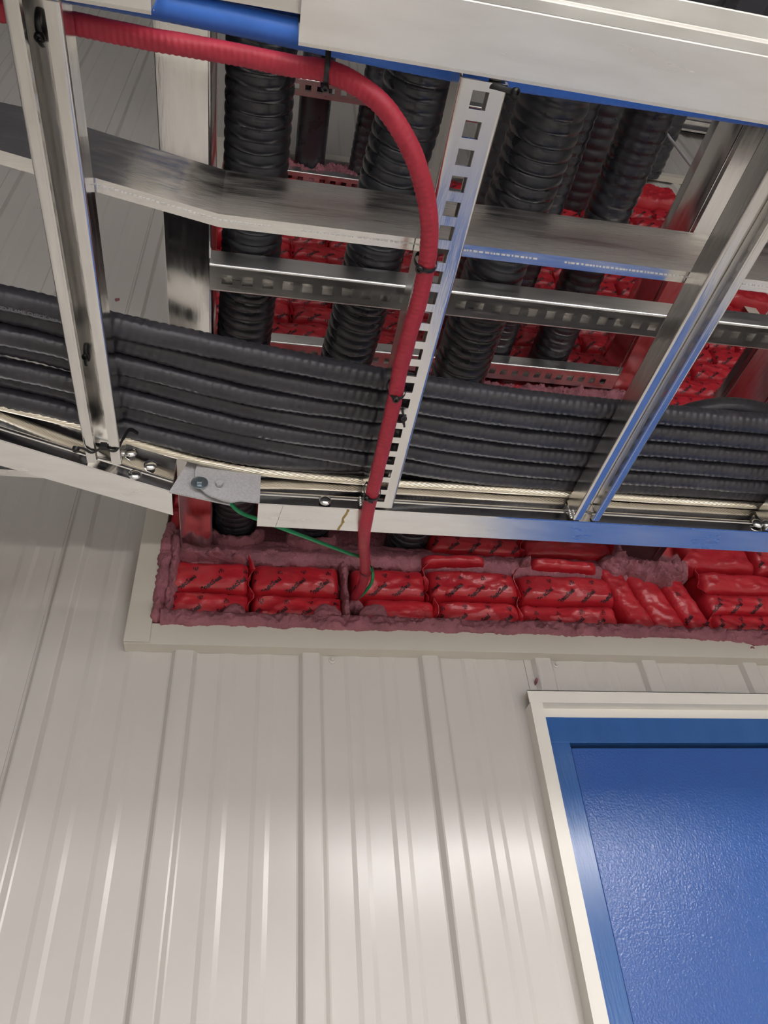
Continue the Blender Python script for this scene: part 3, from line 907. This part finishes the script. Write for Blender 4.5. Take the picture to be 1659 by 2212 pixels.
def pillow(label, x0, x1, z0, z1, seed, ysurf=1.285, bulge=0.034, printing=True, flap_l=False, flap_r=False, vertical=False, tilt=0.0, group='red firestop pillows', wr=1.0, px=4.5, skew=0.0):
    W = x1 - x0; H = z1 - z0
    c = Vector(((x0 + x1) / 2, ysurf, (z0 + z1) / 2))
    t = thing('firestop_pillow', label, 'firestop pillow', c, group)
    t.rotation_euler = (0, tilt, 0)

    def surf(x, z):
        u = x / (W / 2); v = z / (H / 2)
        u = max(-1, min(1, u)); v = max(-1, min(1, v))
        if vertical: u, v = v, u
        e = (1 - abs(v) ** px) ** 0.5 * (1 - abs(u) ** 12) ** 0.4
        P = Vector((x * 14 + seed * 3.1, z * 22, seed * 1.7))
        n1 = noise.noise(P) * 0.006
        ridge = (1 - abs(noise.noise(Vector((x * 26 + z * 22 + seed, z * 40 - x * 8, seed * 2.3))))) ** 5 * 0.0035
        endw = abs(u) ** 3
        n2 = noise.noise(Vector((x * 60 + seed, z * 60, seed))) * 0.002 * (0.4 + endw)
        if wr > 1:
            n1 *= wr; ridge *= wr
        top = 0.25 * max(0, v - 0.45) * 0.02
        return -(bulge * e + (n1 + ridge + n2) * e) + top
    nx = max(12, int(W / 0.005)); nz = max(10, int(H / 0.005))
    vs = []; fs = []
    for j in range(nz + 1):
        for i in range(nx + 1):
            x = -W / 2 + W * i / nx
            z = -H / 2 + H * j / nz
            rag = (noise.noise(Vector((x * 25, j * 0.0 + seed, 0))) * 0.003) * (z / (H / 2))
            vs.append((x + skew * z, surf(x, z), z + rag))
    for j in range(nz):
        for i in range(nx):
            a = j * (nx + 1) + i
            fs.append((a, a + 1, a + nx + 2, a + nx + 1))
    # back
    b0 = len(vs)
    ring = [i for i in range(nx + 1)] + [(j + 1) * (nx + 1) - 1 for j in range(1, nz + 1)] + [nz * (nx + 1) + i for i in range(nx - 1, -1, -1)] + [j * (nx + 1) for j in range(nz - 1, 0, -1)]
    for i in ring:
        vs.append((vs[i][0] * 0.98, 0.05, vs[i][2] * 0.96))
    n = len(ring)
    for k in range(n):
        fs.append((ring[k], ring[(k + 1) % n], b0 + (k + 1) % n, b0 + k))
    fs.append(tuple(range(b0, b0 + n)))
    cov = link('cover', vs, fs, M['pillow'], t, 55)
    if printing:
        q = MB()
        rn = random.Random(seed)
        ang = radians(38)
        k = 0
        x = -W / 2 + rn.uniform(0.0, 0.03)
        while x < W / 2 + 0.02:
            for zz in (-0.6, 0.25, 0.9) if H > 0.05 else (-0.2, 0.6):
                cx = x + zz * 0.02; cz = zz * H / 2
                r = k % 3
                if r == 0: text_on(q, 'SpecSeal', 0.0135, cx, cz, ang, surf, W, H)
                elif r == 1: sti_mark(q, cx, cz, ang + rn.choice((0, pi)) - 0.5, 0.0042, surf, W, H)
                else: text_on(q, 'MADE IN USA', 0.0044, cx, cz, ang, surf, W, H)
                k += 1
            x += 0.050
        if skew:
            q.v = [Vector((v.x + skew * v.z, v.y, v.z)) for v in q.v]
        if q.f:
            q.build('printing', M['ink'], t)
    for side, on_ in ((-1, flap_l), (1, flap_r)):
        if not on_: continue
        q = MB(); rn = random.Random(seed * 5 + side)
        K = 9; vs = []; fs = []
        for j in range(K):
            v = -1 + 2 * j / (K - 1)
            z = v * H / 2
            out = (0.010 + 0.022 * abs(v) ** 1.5 * (1.0 if v > 0 else 0.55)) * rn.uniform(0.7, 1.1)
            for i in range(4):
                f = i / 3
                vs.append((side * (W / 2 - 0.002 + f * 0.004) + rn.uniform(-1, 1) * 0.004 * f + 0.006 * f * sin(v * 5 + seed), -0.004 - (bulge * 0.25) - f * out, z * (1 + 0.10 * f)))
        for j in range(K - 1):
            for i in range(3):
                a = j * 4 + i
                fs.append((a, a + 1, a + 5, a + 4))
        n0 = len(vs)
        vs2 = [(x + 0.0012, y, z) for x, y, z in vs]
        fs2 = [tuple(i + n0 for i in f)[::-1] for f in fs]
        bd = [i for i in range(4)] + [4 * j + 3 for j in range(1, K)] + [4 * (K - 1) + i for i in (2, 1, 0)] + [4 * j for j in range(K - 2, 0, -1)]
        side_f = [(bd[k], bd[(k + 1) % len(bd)], n0 + bd[(k + 1) % len(bd)], n0 + bd[k]) for k in range(len(bd))]
        q.add(vs + vs2, fs + fs2 + side_f)
        q.build('end_seam', M['pillow'], t, 40)
    return t


# bottom two courses, left to right
C1 = [(-0.158, 0.006), (0.010, 0.196), (0.240, 0.392), (0.396, 0.578), (0.582, 0.806)]
ordn = ['leftmost', 'second from the left', 'third from left, next to red cable', 'fourth from the left', 'fifth from left, by the upright ones']
for i, (a, b) in enumerate(C1):
    pillow('printed red firestop pillow, bottom course, ' + ordn[i], a, b, 0.797, 0.868, 11 + i, flap_r=(i in (0, 2, 3)), flap_l=False, printing=(i != 2), wr=1.6 if i in (1, 4) else 1.0)
for i, (a, b) in enumerate([(-0.160, 0.004), (0.008, 0.192), (0.216, 0.378), (0.382, 0.584), (0.588, 0.812)]):
    pillow('printed red firestop pillow, second course up, ' + ordn[i], a, b, 0.866, 0.945, 31 + i, flap_r=(i in (0, 2, 3)), wr=1.5 if i in (3,) else 1.0, bulge=0.040 if i in (3, 4) else 0.034)
# uprights
for i, (a, b, zt) in enumerate([(0.812, 0.878, 0.975), (0.872, 0.955, 0.975), (0.952, 1.022, 0.965)]):
    pillow('plain red firestop pillow standing upright, ' + ['left one of the three', 'middle one of the three', 'right one of the three'][i], a, b, 0.80, zt, 51 + i, vertical=True, printing=(i == 2), skew=-0.28, bulge=0.03, px=4)
# right-hand courses
for j, (z0, z1, nm) in enumerate([(0.800, 0.858, 'bottom'), (0.856, 0.915, 'second'), (0.913, 0.975, 'third')]):
    pillow('red firestop pillow right of the upright ones, %s of its stack' % nm, 1.035 + 0.005 * j, 1.245, z0, z1, 61 + j, flap_l=(j != 1), flap_r=(j == 2), printing=(j != 2))
    pillow('red firestop pillow at the right edge of the photo, %s of its stack' % nm, 1.248, 1.46, z0, z1, 71 + j, printing=False)
    pillow('red firestop pillow past the right edge, %s of its stack' % nm, 1.463, 1.69, z0, z1, 75 + j, printing=False)
# loose folded ones above the second course
pillow('thin folded red pillow lying flat above the second course, left one', 0.372, 0.522, 0.952, 0.982, 81, printing=False, bulge=0.05, ysurf=1.29, tilt=-0.05)
pillow('thin folded red pillow lying flat above the second course, right one', 0.628, 0.790, 0.952, 0.985, 83, printing=False, bulge=0.048, ysurf=1.29, tilt=0.03)
pillow('small dark red pillow end showing above the second course at left', 0.03, 0.19, 0.938, 0.966, 84, printing=False, bulge=0.02, ysurf=1.295)
# slim left column
pillow('small red pillow wedged beside the left flashing', -0.172, -0.146, 0.985, 1.09, 85, printing=False, bulge=0.03, vertical=True)
pillow('upper small red pillow wedged beside the left flashing', -0.172, -0.146, 1.09, 1.25, 86, printing=False, bulge=0.03, vertical=True)

# upper courses: four patterns, then copies
protos = []
rows = []
z = 1.12
while z < 2.80:
    rows.append(z); z += 0.088


def copy_tree(o, parent=None):
    c_ = o.copy(); COL.objects.link(c_)
    if parent: c_.parent = parent
    for ch in [k for k in bpy.data.objects if k.parent == o]:
        copy_tree(ch, c_)
    return c_


PW = 0.228
first = {}
count = 0
occl = []
words = ['first', 'second', 'third', 'fourth', 'fifth', 'sixth', 'seventh', 'eighth', 'ninth', 'tenth', 'eleventh', 'twelfth', 'thirteenth', 'fourteenth', 'fifteenth', 'sixteenth', 'seventeenth', 'eighteenth', 'nineteenth', 'twentieth']
SKIP = set()
upper = []
for r, z in enumerate(rows):
    off = (r % 2) * 0.11
    xs = -0.145 - off
    k = 0
    while xs < 1.66:
        a = max(xs, -0.168); b = min(xs + PW - 0.004, 1.69)
        if b - a > 0.05:
            upper.append((r, k, a, b, z)); k += 1
        xs += PW
chl = {}
for (r, k, a, b, z) in upper:
    if (r, k) in SKIP: continue
    lab = 'red firestop pillow, %s row above the lowest crosswise tray, %s from left' % (words[r], words[k])
    full = abs((b - a) - (PW - 0.004)) < 0.002
    key = (r * 7 + k * 3) % 4
    if full and key in first:
        src = first[key]
        c_ = src.copy(); COL.objects.link(c_)
        for ch in chl[key]:
            d_ = ch.copy(); COL.objects.link(d_); d_.parent = c_
        c_.location = ((a + b) / 2, 1.285, z + 0.043)
        c_['label'] = lab
    else:
        t = pillow(lab, a, b, z, z + 0.086, 101 + key + (0 if full else r), group='red firestop pillows', flap_r=(key in (0, 2)), wr=1.4)
        if full:
            first[key] = t; chl[key] = [o_ for o_ in bpy.data.objects if o_.parent == t]
# the first upper row, between the crosswise tray's entry and the rest
for k in range(5):
    a = 0.985 + k * 0.0
q = None
for i, (a, b) in enumerate([(0.99, 1.215), (1.22, 1.445), (1.45, 1.69)]):
    pillow('red firestop pillow level with lowest crosswise tray entry, %s right of its rail' % ['just', 'one further', 'two further'][i], a, b, 0.978, 1.06, 91 + i, flap_l=(i == 0), printing=(i > 0))
    pillow('red firestop pillow one course above the lowest crosswise tray entry, %s' % ['nearest its rail', 'middle one', 'farthest from its rail'][i], a, b, 1.06, 1.12, 95 + i, printing=False)
for i, (a, b) in enumerate([(0.40, 0.62), (0.625, 0.85)]):
    pillow('red firestop pillow seen between cable ends under the nearest rail, %s one' % ['left', 'right'][i], a, b, 0.995, 1.05, 98 + i, flap_r=True, printing=(i == 0))
# torn red flaps at the opening's right side
pillow('torn red pillow corner sticking out past the opening at the right', 1.60, 1.80, 2.18, 2.30, 120, printing=False, ysurf=1.24, bulge=0.02, tilt=0.1, wr=1.6)
pillow('red pillow heaped on top of the stack at the upper right', 1.48, 1.69, 2.87, 3.02, 121, printing=False, ysurf=1.26, bulge=0.05, wr=2.0)


# ================================================================== PUTTY
def putty(label, pts, hw, depth, seed, y=1.255, rag=0.35, taper=0.0, name='firestop_putty', group='mauve firestop putty', lump=1.0):
    """smeared bead of putty on the wall plane following pts (x,z)"""
    P, L = resample([(x, 0, z) for x, z in pts], 0.0035)
    K = 13; vs = []; fs = []; N = len(P)
    for i, p in enumerate(P):
        T_ = (P[min(i + 1, N - 1)] - P[max(i - 1, 0)]).normalized(); n_ = Vector((-T_.z, 0, T_.x))
        s = L * i / (N - 1)
        e = min(1.0, s / max(1e-4, taper), (L - s) / max(1e-4, taper)) if taper else 1.0
        e = sqrt(max(0.02, e))
        for k in range(K):
            f = -1 + 2 * k / (K - 1)
            nn = noise.noise(Vector((s * 32, seed * 2.7, (1 if f > 0 else -1) * 3))) * rag + noise.noise(Vector((s * 130, seed, (1 if f > 0 else -1)))) * rag * 0.5
            ww = hw * (1 + nn) * e
            q_ = p + n_ * (f * ww)
            dd = depth * (1 - abs(f) ** 3) * e * (0.75 + 0.55 * noise.noise(Vector((q_.x * 38, q_.z * 38, seed))) * lump + 0.30 * noise.noise(Vector((q_.x * 130, q_.z * 130, seed))) * lump)
            vs.append((q_.x, y - max(0.0006, dd), q_.z))
    for i in range(N - 1):
        for k in range(K - 1):
            a = i * K + k
            fs.append((a, a + 1, a + K + 1, a + K))
    b0 = len(vs)
    for i in range(N):
        for k in (0, K - 1):
            v = vs[i * K + k]; vs.append((v[0], y + 0.02, v[2]))
    for i in range(N - 1):
        fs.append((i * K, (i + 1) * K, b0 + 2 * (i + 1), b0 + 2 * i))
        fs.append((i * K + K - 1, (i + 1) * K + K - 1, b0 + 2 * (i + 1) + 1, b0 + 2 * i + 1))
        fs.append((b0 + 2 * i, b0 + 2 * i + 1, b0 + 2 * i + 3, b0 + 2 * i + 2))
    fs.append(tuple([k for k in range(K)] + [b0 + 1, b0]))
    fs.append(tuple([(N - 1) * K + k for k in range(K)] + [b0 + 2 * (N - 1) + 1, b0 + 2 * (N - 1)]))
    o = link(name, vs, fs, M['putty'], None, 60)
    return tag(o, label, 'putty', group)


putty('long mauve putty bead along the sill flashing under the pillows', [(-0.160, 0.797), (0.2, 0.798), (0.5, 0.798), (0.80, 0.798), (1.0, 0.796), (1.3, 0.797), (1.69, 0.797)], 0.0175, 0.022, 1, y=1.256, rag=0.42)
putty('ragged mauve putty bead smeared up the left flashing', [(-0.168, 0.786), (-0.169, 0.85), (-0.167, 0.92), (-0.169, 1.00), (-0.166, 1.035)], 0.013, 0.013, 2, y=1.2500, rag=0.55, taper=0.01)
putty('inner putty bead beside the ends of the leftmost pillows', [(-0.150, 0.79), (-0.149, 0.86), (-0.150, 0.94), (-0.149, 1.02)], 0.012, 0.028, 3, y=1.262, rag=0.5, taper=0.01)
putty('wide dark putty seam under the lowest crosswise tray', [(-0.145, 0.965), (0.1, 0.972), (0.3, 0.975), (0.5, 0.972), (0.80, 0.968), (0.93, 0.965)], 0.026, 0.012, 4, y=1.268, rag=0.25)
putty('putty smear on top of the leftmost second-course pillow', [(-0.15, 0.948), (-0.07, 0.952), (0.0, 0.948)], 0.010, 0.034, 5, y=1.262, rag=0.5, taper=0.02)
putty('lump of putty under the second pillow beside its seam', [(-0.045, 0.806), (-0.022, 0.816), (0.0, 0.808)], 0.012, 0.020, 6, y=1.247, rag=0.5, taper=0.02)
putty('lump of putty left of where the red cable enters', [(0.135, 0.812), (0.160, 0.820), (0.190, 0.812)], 0.016, 0.018, 7, y=1.246, rag=0.4, taper=0.02)
putty('upright putty ridge just left of the red cable', [(0.202, 0.80), (0.201, 0.87), (0.199, 0.955)], 0.0085, 0.030, 8, y=1.262, rag=0.6, taper=0.012)
putty('putty clump cupping the entry of the red cable and green wire', [(0.200, 0.838), (0.218, 0.848), (0.240, 0.842)], 0.013, 0.020, 9, y=1.262, rag=0.5, taper=0.02)
putty('putty lump right of the red cable on the bottom pillow', [(0.228, 0.815), (0.255, 0.828), (0.285, 0.815)], 0.013, 0.014, 10, y=1.248, rag=0.5, taper=0.02)
putty('big torn putty clump over the upright pillows at the rail entry', [(0.80, 0.985), (0.87, 0.972), (0.93, 0.962), (0.985, 0.970), (1.02, 0.995)], 0.030, 0.045, 11, y=1.262, rag=0.5, taper=0.03)
putty('tongue of putty hanging over the middle upright pillow', [(0.88, 0.965), (0.93, 0.945), (0.965, 0.925)], 0.020, 0.038, 12, y=1.255, rag=0.5, taper=0.03)
putty('torn putty bead on the sill under the right-hand stack', [(1.035, 0.796), (1.10, 0.790), (1.17, 0.782), (1.28, 0.789), (1.4, 0.79)], 0.017, 0.022, 13, y=1.254, rag=0.5, taper=0.02)
putty('small putty knob between the folded pillows', [(0.604, 0.964), (0.617, 0.972), (0.63, 0.966)], 0.009, 0.035, 14, y=1.262, rag=0.4, taper=0.01)
putty('putty collar beneath the far left corrugated cable', [(-0.085, 1.030), (-0.065, 1.005), (-0.03, 0.998), (0.01, 1.008), (0.03, 1.035)], 0.013, 0.02, 15, y=1.262, rag=0.4, taper=0.02)
putty('putty collar beneath the second corrugated cable', [(0.08, 1.03), (0.10, 1.006), (0.13, 1.0), (0.17, 1.008), (0.19, 1.035)], 0.013, 0.02, 16, y=1.262, rag=0.4, taper=0.02)
putty('putty bed between the lowest tray entry cables', [(-0.07, 1.0), (0.3, 1.0), (0.5, 0.992), (0.8, 0.992)], 0.016, 0.010, 17, y=1.275, rag=0.3)
putty('putty bead under the entry of the middle crosswise tray', [(0.5, 1.575), (0.8, 1.585), (1.0, 1.60), (1.12, 1.615)], 0.035, 0.035, 18, y=1.262, rag=0.5, taper=0.03)
putty('putty flecks sealing the middle tray entry on the left', [(0.0, 1.58), (0.25, 1.585), (0.5, 1.58)], 0.03, 0.03, 19, y=1.262, rag=0.5, taper=0.03)
putty('pink putty heap round the highest duct', [(0.03, 2.80), (0.07, 2.76), (0.14, 2.735), (0.20, 2.75), (0.23, 2.83)], 0.035, 0.05, 20, y=1.262, rag=0.7, taper=0.04)
putty('pink putty heap beside the slim high cable', [(0.25, 2.83), (0.28, 2.77), (0.35, 2.74), (0.42, 2.77)], 0.04, 0.05, 21, y=1.262, rag=0.7, taper=0.04)
putty('tiny red putty fleck on the ribbed wall at left', [(-0.411, 1.862), (-0.409, 1.872), (-0.405, 1.880)], 0.006, 0.002, 22, y=YW - 0.0002, rag=0.8, taper=0.01)
putty('tiny red putty fleck on the wall panel above the blue door', [(0.5865, 0.680), (0.588, 0.685), (0.588, 0.692)], 0.0025, 0.0015, 23, y=1.2695, rag=0.8, taper=0.006)
putty('tiny curl of putty on the sill flashing', [(1.095, 0.762), (1.100, 0.766), (1.105, 0.762)], 0.0022, 0.003, 24, y=1.252, rag=0.6, taper=0.004)

q = MB(); q.prism([(-1.6, 0.92, 0.852), (-1.6, 0.935, 0.852), (-1.6, 0.935, 0.855), (-1.6, 0.923, 0.855), (-1.6, 0.923, 0.905), (-1.6, 0.92, 0.905)],
                  [(-0.25, 0.92, 0.852), (-0.25, 0.935, 0.852), (-0.25, 0.935, 0.855), (-0.25, 0.923, 0.855), (-0.25, 0.923, 0.905), (-0.25, 0.92, 0.905)])
tag(q.build('support_angle', M['alu_big']), 'pale aluminium angle bar just showing under the kinked rail at the left edge', 'bracket')

# ================================================================== WALL SCREWS
for (x, lab) in ((0.1735, 'small cream screw under the sill flashing, left one'), (0.643, 'small cream screw under the sill flashing, middle one'), (1.107, 'small cream screw under the sill flashing, right one')):
    q = MB()
    q.lathe((x, YW + 0.001, 0.7285), (0, -1, 0), [(0, 0.0072), (0.0028, 0.0072), (0.0036, 0.006)], 20)
    q.lathe((x, YW - 0.002, 0.7285), (0, -1, 0), [(0, 0.0042), (0.0045, 0.0042), (0.0055, 0.0034)], 6)
    tag(q.build('screw', M['wall'], None, 40), lab, 'screw', 'screws under the sill flashing')
